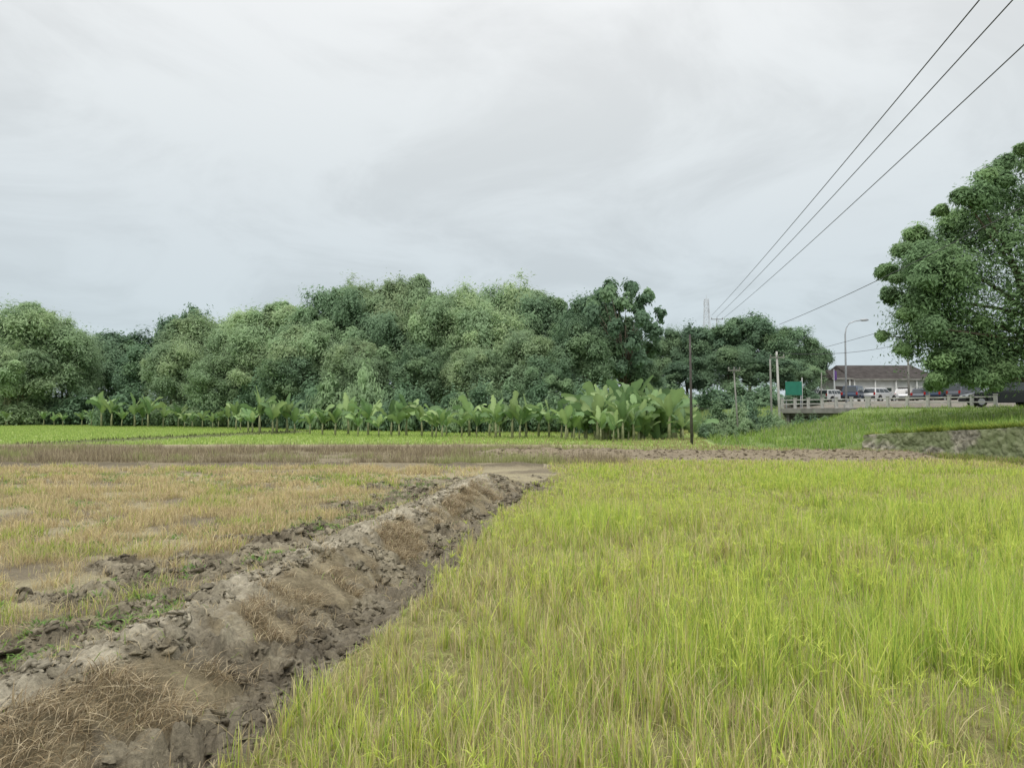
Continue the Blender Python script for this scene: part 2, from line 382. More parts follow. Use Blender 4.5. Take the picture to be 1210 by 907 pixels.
va,qa,ca=blades(np.stack([xx,yy,H(xx,yy)],1),rng.uniform(.03,.09,M),rng.uniform(.012,.025,M),rng.uniform(0,6.28,M),rng.uniform(.6,1.8,M),rng.uniform(0,6.28,M),cc,2);gv.add(va,qa,ca)
o=obj('green_weeds',gv.mesh('green_weeds',M_grass));top(o,'low green leafy weeds scattered on the dry field','weeds',kind='stuff')
# dead matted grass on bund slope
gd=Acc()
def slopep(x,y):
    u,q,f=masks(x,y);return (u>.14)&(q<.62)&(f>.5)&(fbm(x*1.9,y*1.9,91,3)>.34+.010*y)&((mudmask(x,y)<.5)|(rng.random(x.shape)<.15))
x,y=samp(260000,-3.2,1,2.2,17,slopep);N=len(x)
cc=np.array([[.50,.41,.26],[.36,.28,.165],[.66,.56,.38],[.26,.195,.115]])[rng.integers(0,4,N)]*(.7+.6*rng.random((N,1)))
md=fbm(x*5,y*5,96)
va,qa,ca=blades(np.stack([x,y,H(x,y)+.01],1),rng.uniform(.03,.13,N)*(.5+md),rng.uniform(.003,.0065,N)*(1+y*.06),rng.uniform(0,6.28,N),rng.uniform(.3,2.8,N),rng.uniform(-2.4,2.4,N)+2*(md-.5),cc,4);gd.add(va,qa,ca)
x,y=samp(18000,-5,1,2.4,19,lambda x,y:(mudmask(x,y)>.2)&(fbm(x*2,y*2,95)>.51));N=len(x)
cc=np.array([[.54,.43,.26],[.30,.43,.10],[.62,.53,.34]])[rng.choice(3,N,p=[.42,.16,.42])]
va,qa,ca=blades(np.stack([x,y,H(x,y)],1),rng.uniform(.04,.12,N),rng.uniform(.004,.008,N)*(1+y*.05),rng.uniform(0,6.28,N),rng.uniform(.2,1.8,N),rng.uniform(0,6.28,N),cc,2);gd.add(va,qa,ca)
o=obj('dead_grass',gd.mesh('dead_grass',M_grass));top(o,'matted brown dead grass on the side of the bund','grass',kind='stuff')
# weeds band
gw=Acc()
x,y=samp(110000,-32,8,23.,34,lambda x,y:(x<1+4*vn(x,y,3))&(np.abs(y-23.2)>.4)&(mudmask(x,y)<.5));
cl=.5*fbm(x*.35,y*.7,101)+.5*fbm(x*1.3,y*1.3,102,2);k=rng.random(len(x))<(.12+1.2*ss(.38,.6,cl));x,y,cl=x[k],y[k],cl[k];N=len(x)
pt=fbm(x*.25,y*.5,103);ci=np.where(rng.random(N)<ss(.5,.65,pt),3,rng.integers(0,3,N))
pw=np.array([[.33,.275,.18],[.48,.41,.27],[.25,.205,.14],[.35,.37,.16]])[ci]*(.75+.5*rng.random((N,1)))
va,qa,ca=blades(np.stack([x,y,H(x,y)],1),rng.uniform(.08,.30,N)*(.2+1.4*ss(.35,.65,cl)),rng.uniform(.012,.026,N),rng.uniform(0,6.28,N),np.abs(rng.normal(.2,.25,N)),rng.uniform(0,6.28,N),pw,2);gw.add(va,qa,ca)
o=obj('dry_weeds',gw.mesh('dry_weeds',M_grass));top(o,'band of brown dried weeds between the fields','weeds',kind='stuff')
# rice fields
gr_=Acc()
def ricep(x,y):return (x<xF(y)-.3)&((y>36.)|((x>2)&(y>30.5)))
x,y=samp(150000,-70,16,30,95,ricep);N=len(x)
bd=np.abs((x+23.6)-(y-37)*(5.6/22))
pr=np.array([[.37,.49,.13],[.45,.54,.17],[.28,.40,.10]])[rng.integers(0,3,N)]*(.85+.3*rng.random((N,1)))
tan=np.array([.38,.33,.17]);f=(rng.random(N)<.2+.45*ss(2,10,x))[:,None];pr=np.where(f&(x>-4)[:,None],tan,pr)
pr=np.where((bd<.8)[:,None]&(y<62)[:,None],np.array([.15,.17,.07]),pr)
va,qa,ca=blades(np.stack([x,y,H(x,y)],1),rng.uniform(.08,.2,N),rng.uniform(.04,.08,N),rng.uniform(0,6.28,N),np.abs(rng.normal(.2,.2,N)),rng.uniform(0,6.28,N),pr,2);gr_.add(va,qa,ca)
o=obj('rice_seedlings',gr_.mesh('rice_seedlings',M_grass));top(o,'bright light green young rice covering the paddy','rice',kind='stuff')
gb=Acc()
def bankp(x,y):
    s,d=LS(x,y);return (x>xF(y)+.1+.3*(y<33))&(d<.1)
x,y=samp(190000,9,42,16,66,bankp);cl=.4*fbm(x*.5,y*.5,111)+.6*fbm(x*1.9,y*1.9,113,3);N=len(x)
s_,d_=LS(x,y)
wts=np.stack([1.2+0*cl,.10+.3*ss(.5,.7,cl),.08+.7*ss(.52,.66,fbm(x*.3,y*.3,112)),1.5-.9*cl,.03+0*cl],1);C=mixcol(x,y,wts)*np.array([.68,.75,.9])
va,qa,ca=blades(np.stack([x,y,H(x,y)],1),rng.uniform(.06,.34,N)*(.1+2.0*ss(.42,.66,cl))*(1-.45*ss(-7,-3,d_)),rng.uniform(.018,.038,N),rng.uniform(0,6.28,N),np.abs(rng.normal(.35,.3,N)),rng.uniform(0,6.28,N),C,2);gb.add(va,qa,ca)
y=rng.uniform(12,31.3,20000);k=fbm(y*1.4,y*0,7)>.44;y=y[k];x=xF(y)+rng.uniform(.03,.6,len(y));N=len(x)
cc=pal[np.array([0,3,3,1])[rng.integers(0,4,N)]]*.6
va,qa,ca=blades(np.stack([x,y,np.interp(y,[0,24.4,31,33],[1.4,1.17,.72,.5])+.05],1),rng.uniform(.06,.32,N)*(.3+1.3*fbm(y*2,y*0,14)),rng.uniform(.010,.024,N),rng.uniform(0,6.28,N),rng.uniform(.2,1.4,N),3.14+rng.uniform(-1.6,1.6,N),cc,4);gb.add(va,qa,ca)
y=rng.uniform(12,32,14000);k=fbm(y*.9,y*0,27)>.46;y=y[k];x=xF(y)-.1-np.abs(rng.normal(0,.35,len(y)));N=len(x)
cc=pal[np.array([0,3,2,4])[rng.integers(0,4,N)]]*.7
va,qa,ca=blades(np.stack([x,y,H(x,y)],1),rng.uniform(.06,.34,N),rng.uniform(.012,.026,N),rng.uniform(0,6.28,N),rng.uniform(.1,.8,N),rng.uniform(0,6.28,N),cc,3);gb.add(va,qa,ca)
o=obj('bank_grass',gb.mesh('bank_grass',M_grass));top(o,'green grass covering the roadside embankment','grass',kind='stuff')

# clods: angular chunks
def clodmesh(x,y,r,name):
    Vs=[];Fs=[];Cs=[];nn=0;T=12;ti=rng.integers(0,T,len(x))
    for t in range(T):
        bm=bmesh.new()
        for p in rng.normal(0,1,(14,3)):
            p=p/np.linalg.norm(p)*rng.uniform(.55,1.3);bm.verts.new(tuple(p))
        bmesh.ops.convex_hull(bm,input=bm.verts);
        for v in [v for v in bm.verts if not v.link_faces]:bm.verts.remove(v)
        bmesh.ops.triangulate(bm,faces=bm.faces);bmesh.ops.subdivide_edges(bm,edges=bm.edges,cuts=1,use_grid_fill=True)
        bmesh.ops.triangulate(bm,faces=bm.faces);bm.verts.index_update()
        iv=np.array([v.co[:] for v in bm.verts]);iv+=rng.normal(0,.12,iv.shape);itf=np.array([[v.index for v in f.verts] for f in bm.faces]);bm.free()
        k=ti==t;N=int(k.sum())
        if N==0:continue
        a=rng.uniform(0,6.28,N);S=rng.uniform(.65,1.4,(N,3));S[:,2]*=.6
        P=iv[None]*S[:,None,:];ca,sa=np.cos(a)[:,None],np.sin(a)[:,None]
        P=np.stack([P[:,:,0]*ca-P[:,:,1]*sa,P[:,:,0]*sa+P[:,:,1]*ca,P[:,:,2]+.25*P[:,:,0]],2)*r[k][:,None,None]
        P+=np.stack([x[k],y[k],H(x[k],y[k])+r[k]*.02],1)[:,None,:]
        Fs.append((itf[None]+(np.arange(N)*len(iv))[:,None,None]).reshape(-1,3)+nn);nn+=N*len(iv)
        c,_=zonecol(x[k],y[k]);Cs.append(np.repeat(c*(.8+.4*rng.random((N,1))),len(iv),0));Vs.append(P.reshape(-1,3))
    c=np.concatenate(Cs);return mesh_np(name,np.concatenate(Vs),np.concatenate(Fs),np.concatenate([c,np.zeros((len(c),1))],1),Mg,False)
x,y=samp(110000,-6,2.5,2.4,20,lambda x,y:(mudmask(x,y)>.40)&(fbm(x*2.5,y*2.5,121)>.44));x,y=x[:14000],y[:14000]
r=np.clip(rng.exponential(.013,len(x))+.005,.005,.06)*(1+.02*y)
x2,y2=samp(12000,-2,15.5,24.5,31,lambda x,y:mudmask(x,y)>.4);x2,y2=x2[:2600],y2[:2600]
x=np.concatenate([x,x2]);y=np.concatenate([y,y2]);r=np.concatenate([r,np.clip(rng.exponential(.025,len(x2))+.015,.015,.09)])
o=obj('soil_clods',clodmesh(x,y,r,'soil_clods'));top(o,'broken clods of dried mud on the bund','soil',kind='stuff')

# --------------- crowns ----------------
def crown_mesh(name,lobes,leaf,npuff,nleaf,cols,droop=0.,inner=500,aspect=1.8,seed=1,puffr=.38,innerc=.8):
    r=np.random.default_rng(seed);P=[];Nn=[];Cc=[];Sz=[]
    cols=np.array(cols)
    for (cx,cy,cz,R) in lobes:
        R3=np.array(R) if hasattr(R,'__len__') else np.array([R,R,R*.85])
        lc=cols[r.integers(len(cols))]*r.uniform(.88,1.12)
        for k in range(npuff):
            d=r.normal(0,1,3);d/=np.linalg.norm(d)
            if d[2]<-.3:d[2]*=-.5 if r.random()<.6 else 1
            pc=np.array([cx,cy,cz])+d*R3*r.uniform(.4,1.0);pr=R3.mean()*puffr*r.uniform(.6,1.4)
            q=r.normal(0,1,(nleaf,3));q/=np.linalg.norm(q,axis=1,keepdims=True)
            rad=pr*r.uniform(.1,1.45,(nleaf,1))
            pos=pc+q*rad*np.array([1,1,.85]);pos[:,2]-=droop*(rad[:,0]**1.5)*r.random(nleaf)
            P.append(pos);Nn.append(q*.35+d*1.0+np.array([0,-.2,.7])+r.normal(0,.32,(nleaf,3)))
            Cc.append(np.tile(lc*r.uniform(.92,1.08),(nleaf,1))*r.uniform(.88,1.12,(nleaf,1)));Sz.append(np.full(nleaf,leaf)*r.uniform(.6,1.4,nleaf))
        ni=inner//len(lobes)
        if ni:
            q=r.normal(0,1,(ni,3));q/=np.linalg.norm(q,axis=1,keepdims=True)
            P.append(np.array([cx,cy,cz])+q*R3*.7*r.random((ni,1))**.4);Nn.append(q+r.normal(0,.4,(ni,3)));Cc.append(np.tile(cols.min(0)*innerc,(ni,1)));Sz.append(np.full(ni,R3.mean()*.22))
    P=np.concatenate(P);Nn=np.concatenate(Nn);Cc=np.concatenate(Cc);Sz=np.concatenate(Sz)
    Nn/=np.linalg.norm(Nn,axis=1,keepdims=True)
    T=r.normal(0,1,P.shape);T[:,2]-=droop*1.5;T-=Nn*(T*Nn).sum(1,keepdims=True);T/=np.linalg.norm(T,axis=1,keepdims=True)
    B=np.cross(Nn,T);a=Sz[:,None]*.5*aspect**.5;bb=Sz[:,None]*.5/aspect**.5
    V=np.stack([P-T*a,P+B*bb*1.0-T*a*.1,P+T*a-Nn*a*.15,P-B*bb-T*a*.1],1).reshape(-1,3)
    Q=np.arange(len(V)).reshape(-1,4)
    return mesh_np(name,V,Q,np.repeat(Cc,4,0),M_leaf)
def ell_lobes(n,zlo,ztop,R,lr,seed,skirt=0,plume=0):
    r=np.random.default_rng(seed);L=[];zc=zlo+(ztop-zlo)*.45;hu=ztop-lr*.8-zc;hd=zc-zlo
    for k in range(n):
        t=(k+.5)/n;cz=1-1.7*t;rr=math.sqrt(max(0,1-cz*cz));a=k*2.4+r.uniform(-.35,.35);q=r.uniform(.70,1.05)
        z=zc+(hu if cz>0 else hd)*cz*q
        L.append((R*rr*q*math.cos(a),R*rr*q*math.sin(a),z,lr*r.uniform(.7,1.3)))
    for k in range(plume):
        a=r.uniform(0,6.28);cz=r.uniform(.25,1);rr=math.sqrt(1-cz*cz);q=r.uniform(1.0,1.15)
        L.append((R*rr*q*math.cos(a),R*rr*q*math.sin(a),zc+hu*cz*q*.98,lr*r.uniform(.35,.6)))
    L.append((0,0,zc,lr*1.5));L.append((0,0,zc+hu*.6,lr*1.2))
    for k in range(skirt):
        a=k*6.28/max(1,skirt)+.3;L.append((R*.8*math.cos(a),R*.8*math.sin(a),1.8,lr))
    return L
def trunk_mesh(name,h,r0,lobes,seed,n=5,mt=None,clump=False):
    r=random.Random(seed);mb=MB()
    if clump:
        for k in range(n):
            l=r.choice(lobes);a=r.uniform(0,6.28);b0=(.9*math.cos(a),.9*math.sin(a),-.3)
            mb.tube([b0,(b0[0]*1.2+l[0]*.15,b0[1]*1.2+l[1]*.15,h*.3),(l[0]*.5,l[1]*.5,min(h*.65,l[2]*.7)),(l[0]*.9,l[1]*.9,l[2])],[.07,.065,.05,.02],6)
    else:
        mb.tube([(0,0,-.3),(.06,.02,h*.15),(-.1,.1,h*.35),(.1,-.05,h*.55),(.2,.1,h*.75)],[r0*1.4,r0,r0*.85,r0*.6,r0*.2],10)
        for l in r.sample(list(lobes),min(n,len(lobes))):
            z0=min(h*r.uniform(.22,.45),l[2]*.8);mb.tube([(0,0,z0),(l[0]*.4,l[1]*.4,z0+(l[2]-z0)*.55),(l[0],l[1],l[2])],[r0*.45,r0*.28,r0*.06],7)
    return mb.mesh(name,mt or M_bark,True)
bam=[(.305,.42,.235),(.34,.45,.25),(.28,.39,.225),(.37,.475,.26)]  # grove and shrub palettes: extra blue paints aerial haze into the leaf colours
drk=[(.18,.285,.17),(.21,.32,.18),(.16,.255,.16)]
mid=[(.24,.355,.20),(.275,.395,.215),(.215,.325,.195)]
VAR={}
for k in range(4):
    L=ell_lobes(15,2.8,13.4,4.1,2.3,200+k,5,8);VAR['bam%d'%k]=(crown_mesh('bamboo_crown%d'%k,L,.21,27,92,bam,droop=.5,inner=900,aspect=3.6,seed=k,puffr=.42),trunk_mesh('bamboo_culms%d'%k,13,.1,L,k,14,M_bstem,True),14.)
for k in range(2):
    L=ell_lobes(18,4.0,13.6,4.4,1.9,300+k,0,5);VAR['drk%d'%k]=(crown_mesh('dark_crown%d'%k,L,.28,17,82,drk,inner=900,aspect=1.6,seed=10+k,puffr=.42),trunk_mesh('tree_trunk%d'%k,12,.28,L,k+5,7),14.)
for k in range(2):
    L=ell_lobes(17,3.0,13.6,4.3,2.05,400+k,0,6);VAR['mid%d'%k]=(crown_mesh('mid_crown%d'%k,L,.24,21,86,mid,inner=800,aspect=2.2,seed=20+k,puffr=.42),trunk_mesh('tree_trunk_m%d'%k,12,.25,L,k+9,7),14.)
r=np.random.default_rng(55);L=[]
for k in range(34):
    a=k*2.4;t=(k+.5)/34;z=4.5+9*t**.8;R=5.2*math.sin(math.pi*(.12+.72*t))*r.uniform(.55,1.05);L.append((R*math.cos(a),R*math.sin(a),z,r.uniform(.65,1.15)))
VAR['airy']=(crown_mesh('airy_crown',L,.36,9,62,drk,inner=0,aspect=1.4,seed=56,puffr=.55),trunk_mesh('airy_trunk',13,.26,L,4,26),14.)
L=[(r_[0],r_[1],r_[2],.8) for r_ in [(0,0,1.0),(1.1,.3,.8),(-1.1,-.2,.9),(.5,-.8,.7),(-.4,.7,1.2),(.2,.3,1.7),(-.9,.4,.6)]]
for nm,cc in(('bushd',drk),('bushm',mid),('bushb',bam)):
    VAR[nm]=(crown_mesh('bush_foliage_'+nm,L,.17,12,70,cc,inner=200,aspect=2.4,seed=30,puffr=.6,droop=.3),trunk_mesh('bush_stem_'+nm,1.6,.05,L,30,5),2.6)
info={'bam':('bamboo_clump','tall feathery green bamboo clump behind banana plants','bamboo'),
 'drk':('leafy_tree','dark green broad-leaved tree at the field edge','tree'),
 'mid':('leafy_tree','medium green leafy tree at the field edge','tree'),
 'air':('leafy_tree','tall airy tree with spreading branches and sparse leaves','tree'),
 'bus':('shrub','leafy green shrub growing below the tree grove','shrub')}
def tree(px,D,topy,hw,var,zb=None,label=None,name=None):
    x=wx(px,D);zg=float(H(np.array([x]),np.array([D]),False)[0]) if zb is None else zb
    hgt=wz(topy,D)-zg;cr,tk,nom=VAR[var];nm,lab,cat=info[var[:3]]
    halfw=hw/F*D;sw=halfw/(5.9 if nom>10 else 1.9);sz=hgt/nom
    e=empty(name or nm,(x,D,zg),random.uniform(0,6.28));top(e,label or lab,cat,'grove of trees and bamboo at the field edge' if nom>10 else 'shrubs below the trees')
    for n2,me in(('trunk' if var[:3]!='bam' else 'culm',tk),('crown' if nom>10 else 'foliage',cr)):
        o=obj(n2,me,e);o.scale=(sw,sw,sz)
T=[(38,100,340,66,'bam0'),(-35,104,345,60,'bam1'),(140,122,382,60,'drk0'),(105,112,392,45,'mid0'),
(215,118,354,42,'drk1'),(243,96,357,62,'bam2'),(330,88,338,66,'bam0'),(285,92,360,54,'bam1'),(400,84,325,60,'mid1'),(430,90,313,62,'bam2'),
(480,86,304,62,'bam3'),(545,84,318,58,'bam1'),(512,78,334,54,'bam0'),(603,84,312,62,'bam2'),(650,80,336,54,'mid1'),(575,76,342,54,'bam1'),
(700,74,333,46,'drk0'),(738,70,330,54,'airy'),(690,68,370,46,'mid0'),(735,76,370,36,'drk1'),(455,78,358,50,'mid1'),(365,80,366,54,'bam3'),(305,84,384,50,'bam2'),
(625,70,376,50,'bam0'),(420,74,386,42,'bam0'),(212,90,388,46,'bam1'),(172,104,402,40,'drk1'),(15,94,396,50,'bam2'),(560,68,398,42,'bam2'),(500,70,404,40,'mid0'),
(72,100,374,50,'bam3'),(260,84,410,44,'bam3'),(340,76,413,40,'mid1'),(650,66,413,36,'mid1'),
(792,98,382,34,'mid0'),(832,96,376,40,'drk0'),(886,92,361,44,'drk1'),(932,90,379,38,'mid1'),(958,96,400,28,'drk0'),(862,82,403,36,'mid1'),(812,84,418,36,'drk1'),(912,80,416,36,'drk0'),(760,100,423,30,'mid1'),(945,84,423,30,'mid0'),(760,74,418,30,'mid0')]
for t in T:tree(*t)
random.seed(3)
for px in list(range(-10,700,27)):
    D=np.interp(px,[0,270,450,700],[100,84,66,60]);tree(px+random.uniform(-8,8),D+random.uniform(-2,3),random.uniform(440,466) if px>250 else random.uniform(452,474),random.uniform(24,34),random.choice(['bushd','bushm','bushd','bushd']))
for px,D,ty,hw,v in [(385,70,436,28,'bushb'),(430,66,418,26,'bushb'),(410,70,452,24,'bushm'),(585,62,447,24,'bushb'),(540,60,460,24,'bushb'),(845,58,470,22,'bushm'),(868,56,472,24,'bushb'),(890,60,470,24,'bushd'),(905,58,482,22,'bushm'),(922,55,488,18,'bushb'),(940,56,490,18,'bushm'),(958,58,489,14,'bushd'),(845,70,455,30,'bushd'),(870,74,450,34,'bushm'),(900,72,450,30,'bushd'),(950,76,455,22,'bushd'),(880,50,495,16,'bushb'),(835,48,498,16,'bushm'),(860,44,505,14,'bushb'),(765,75,455,30,'bushm'),(720,62,450,30,'bushd'),(800,70,450,30,'bushm'),(978,90,458,18,'bushm'),(1130,90,446,34,'bushd'),(1165,86,436,40,'bushm'),(1210,88,426,44,'bushd'),(1240,80,430,44,'bushm'),(1010,50,494,10,'bushm'),(1075,47,492,9,'bushb'),(1125,46,492,8,'bushm'),(975,54,491,9,'bushb')]:
    tree(px,D,ty,hw,v)
LW=[]
r=random.Random(5)
for k in range(150):
    a=k/150.;px=-250+1750*a;D=235+r.uniform(-15,25);LW.append((wx(px,D),D,r.uniform(1,5),r.uniform(5,8)))
me=crown_mesh('distant_woods',LW,1.1,12,22,[(.28,.36,.28),(.25,.33,.26)],inner=3000,aspect=1.4,seed=77)  # pale bluish leaf colours carry painted distance haze
top(obj('distant_woods',me),'distant line of green trees','woods',kind='stuff')
# right big tree
D0=41
LR=[(1100,352,44),(1088,308,25),(1072,335,20),(1140,278,38),(1128,245,20),(1180,236,36),(1150,325,50),(1200,300,62),(1098,400,36),(1150,388,48),(1200,375,60),(1235,235,48),(1265,330,74),(1245,390,56),(1175,412,38),(1300,390,64),(1118,424,26),(1205,202,22),(1290,260,62),(1118,310,34),(1148,422,30),(1215,415,44),(1170,280,42),(1120,375,44),(1105,325,34),(1078,362,18),(1064,345,10),(1150,252,17),(1170,208,13),(1088,430,14),(1100,444,12),(1130,444,14),(1165,440,20),(1190,438,24),(1225,438,32),(1070,312,11),(1108,268,14),(1078,392,14),(1066,372,9),(1195,190,11),(1112,242,9),(1058,330,6),(1092,285,12),(1084,448,8),(1112,454,9),(1148,452,11),(1074,412,9),(1064,392,6),(1098,256,7),(1140,222,8),(1186,188,7),(1076,292,7),(1160,226,9)]
tx=wx(1236,D0);tz=2.0;LL=[]
r=random.Random(9)
for px,py,rp in LR:
    R=rp/F*D0;LL.append((wx(px,D0)-tx,r.uniform(-2.4,2.4),wz(py,D0)-tz,(R,R*1.2,R*.85)))
e=empty('large_tree',(tx,D0,tz));top(e,'large spreading green tree beside the road','tree')
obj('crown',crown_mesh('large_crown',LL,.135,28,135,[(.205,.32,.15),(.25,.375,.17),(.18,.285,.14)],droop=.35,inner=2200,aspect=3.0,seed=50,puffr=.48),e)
obj('trunk',trunk_mesh('large_trunk',11,.36,LL,3,12),e)

# --------------- banana plants ----------------
def banana(seed,h):
    r=np.random.default_rng(seed);sh=h*.35
    st=MB().tube([(0,0,-.2),(.03,0,sh*.5),(.0,.03,sh*1.08)],[.105,.09,.055],8).mesh('pseudostem',M_bstem,True)
    V=[];Q=[];C=[];nn=0
    nl=int(r.integers(7,10))
    for k in range(nl):
        az=k*2.4+r.uniform(-.4,.4);Ln=h*r.uniform(.46,.64);up=r.uniform(.95,1.42) if k>1 else 1.5
        wd=Ln*.19*r.uniform(.9,1.2);K=12
        p=np.array([0,0,sh*r.uniform(.8,1.05)])
        side=np.array([-math.sin(az),math.cos(az),0]);ang=up;bend=r.uniform(.01,.13)
        tw=r.uniform(-1.2,1.2)
        pts=[p.copy()];ds=[np.array([math.cos(az)*math.cos(up),math.sin(az)*math.cos(up),math.sin(up)])]
        for j in range(K):
            ang-=bend*(.3+j*.16);d=np.array([math.cos(az)*math.cos(ang),math.sin(az)*math.cos(ang),math.sin(ang)]);p=p+d*Ln/K*1.15;pts.append(p.copy());ds.append(d)
        col=np.array([[.22,.335,.14],[.27,.385,.16],[.17,.275,.12],[.31,.41,.18]][r.integers(4)])*r.uniform(.85,1.12)
        for j in range(K+1):
            t=j/K;w=wd*(.08 if t<.2 else max(.05,math.sin(math.pi*min(1,(t-.14)/.88)))**.45);w=max(w,.012)
            nrm=np.cross(side,ds[j]);sd=side*math.cos(tw*t)+nrm*math.sin(tw*t);n2=np.cross(sd,ds[j]);up_=n2*w*.3*(-1 if n2[2]<0 else 1)
            ra,rb=r.uniform(.55,1.12),r.uniform(.55,1.12);dl=-np.array([0,0,1])*w*r.uniform(0,.35)
            V+=[pts[j]-sd*w*ra+up_+dl,pts[j],pts[j]+sd*w*rb+up_+dl];C+=[col*.92,col*1.15,col]
            if j<K:
                a=nn+j*3
                Q+=[[a,a+1,a+4,a+3],[a+1,a+2,a+5,a+4]]
        nn+=3*(K+1)
    return st,mesh_np('banana_leaves',np.array(V),np.array(Q),np.array(C),M_ban)
BV=[banana(600+k,3.0) for k in range(10)]
random.seed(21)
def ban(px,D,s=None):
    x=wx(px,D);zg=float(H(np.array([x]),np.array([D]),False)[0]);st,lf=BV[random.randrange(10)]
    s=s or random.uniform(.85,1.25);e=empty('banana_plant',(x,D,zg),random.uniform(0,6.28));e.scale=(s,s,s*random.uniform(.95,1.15))
    top(e,'green banana plant in a row at the grove edge','banana plant','row of banana plants along the grove')
    obj('pseudostem',st,e);obj('leaves',lf,e)
px=8
while px<700:
    D=float(np.interp(px,[0,110,270,300,450,700],[92,88,78,58,52,48]))
    if not(30<px<105 and random.random()<.5):ban(px,D+random.uniform(-1.8,1.8),s=random.uniform(.5,.8) if px<105 else random.uniform(.55,.98)*(1.35 if (110<px<190 or 300<px<340) else 1))
    px+=random.choice([5,7,9,12,15,18]) if px>105 else random.uniform(8,14)
for k in range(22):
    px=random.uniform(655,830);ban(px,random.uniform(42,50),s=random.uniform(.5,.9)*(1 if px<800 else .8))
for k in range(40):
    px=random.uniform(690,818);ban(px,random.uniform(46,57),s=random.uniform(1.0,1.5))

# --------------- retaining wall ----------------
ts=np.arange(8,31.4,.04);hh=np.linspace(0,1,26)
YY,TT=np.meshgrid(ts,hh,indexing='ij');wt=np.interp(YY,[0,24.4,31,33],[1.4,1.17,.72,.5])+.06+.08*(fbm(YY*1.5,YY*0,77)-.5)*TT
ZZ=-.15+TT*(wt+.15);wpx=YY*3.0+2.4*fbm(YY*2.5,ZZ*2.5,2);wpz=ZZ*3.8+2.4*fbm(YY*2.5,ZZ*2.5,12);a_,b_=worley(wpx,wpz,133)
edge=np.clip((b_-a_)*4,0,1);XX=xF(YY)-.14+.22*TT-.06*edge-.18*(fbm(YY*3,ZZ*3,8,5)-.5)
n0=fbm(YY*.9,ZZ*1.2,134);n1=fbm(YY*5,ZZ*5,135)
wc=lerp(np.array([.20,.19,.15]),np.array([.44,.41,.33]),ss(.3,.7,n1))*(.6+.4*edge[...,None])
wc=lerp(wc,np.array([.15,.19,.08]),ss(.42,.60,n0+.12*TT)*.75)
nV=np.stack([XX,YY,ZZ],2);ntop=nV[:,-1:].copy();ntop[...,0]+=.6;ntop[...,2]+=.02
nV=np.concatenate([nV,ntop],1);wc=np.concatenate([wc,wc[:,-1:]],1)
r_,c_=nV.shape[:2];i=(np.arange(r_-1)[:,None]*c_+np.arange(c_-1)[None]).ravel()
Mw=mat('mossy_stone',(.2,.2,.18),.95,bump=.7,bscale=14,spec=.1);nt=Mw.node_tree;at=nt.nodes.new('ShaderNodeAttribute');at.attribute_name='Col';nt.links.new(at.outputs['Color'],nt.nodes['Principled BSDF'].inputs['Base Color'])
o=obj('retaining_wall',mesh_np('retaining_wall',nV.reshape(-1,3),np.stack([i,i+c_,i+c_+1,i+1],1),wc.reshape(-1,3),Mw,True));top(o,'low mossy dark stone retaining wall under the grass bank','wall')

# --------------- road, bridge, rail ----------------
def LP(s,d,z):return (31.5+UX*s+.852*d,50+UY*s+.524*d,z)
mb=MB();
for a in range(-30,70,2):
    mb.quad(LP(a,.9,2.06),LP(a+2,.9,2.06),LP(a+2,8.2,2.06),LP(a,8.2,2.06))
me=mb.mesh('road',M_asph);top(obj('road',me),'grey asphalt road on the raised embankment','road',kind='structure')
mb=MB()
for a in range(-30,70,2):
    if a%4==0:mb.quad(LP(a,4.5,2.066),LP(a+2,4.5,2.066),LP(a+2,4.62,2.066),LP(a,4.62,2.066))
top(obj('road_marking',mb.mesh('road_marking',M_white)),'white dashed centre line painted on the road','road marking',kind='structure')
ang=math.atan2(UY,UX)
e=empty('bridge',LP(12,0,0));top(e,'small concrete road bridge over a ditch','bridge')
def rel(p):return (p[0]-e.location[0],p[1]-e.location[1],p[2]-e.location[2])
obj('deck',MB().box(rel(LP(12,4.3,1.83)),(7.6,9.4,.42),ang).mesh('deck',M_oldconc,bevel=.03),e)
for s in(8.7,15.4):obj('abutment',MB().box(rel(LP(s,4.3,.3)),(.6,8.8,2.6),ang).mesh('abutment',M_oldconc,bevel=.03),e)
obj('beam',MB().box(rel(LP(12,.3,1.5)),(6.6,.35,.24),ang).mesh('beam',M_oldconc,bevel=.02),e)
def railing(s0,s1,label,step):
    p0=LP(s0,.2,2.0);e=empty('concrete_railing',p0);top(e,label,'railing','concrete railings along the road')
    R=lambda p:(p[0]-p0[0],p[1]-p0[1],p[2]-p0[2])
    n=int((s1-s0)/step)
    pm=MB().box((0,0,.42),(.19,.19,.88),ang).box((0,0,.88),(.24,.24,.06),ang).mesh('post',M_conc,bevel=.015)
    for k in range(n+1):
        o=obj('post',pm,e);o.location=R(LP(s0+k*(s1-s0)/n,.2,2.02))
    for z in(.38,.72):
        obj('rail',MB().box(R(LP((s0+s1)/2,.2,2.02+z)),(s1-s0,.08,.09),ang).mesh('rail',M_conc,bevel=.01),e)
railing(8.2,16,'pale concrete post-and-rail parapet on the bridge',1.3)
railing(-1.0,8.0,'pale concrete roadside railing with square posts',1.5)
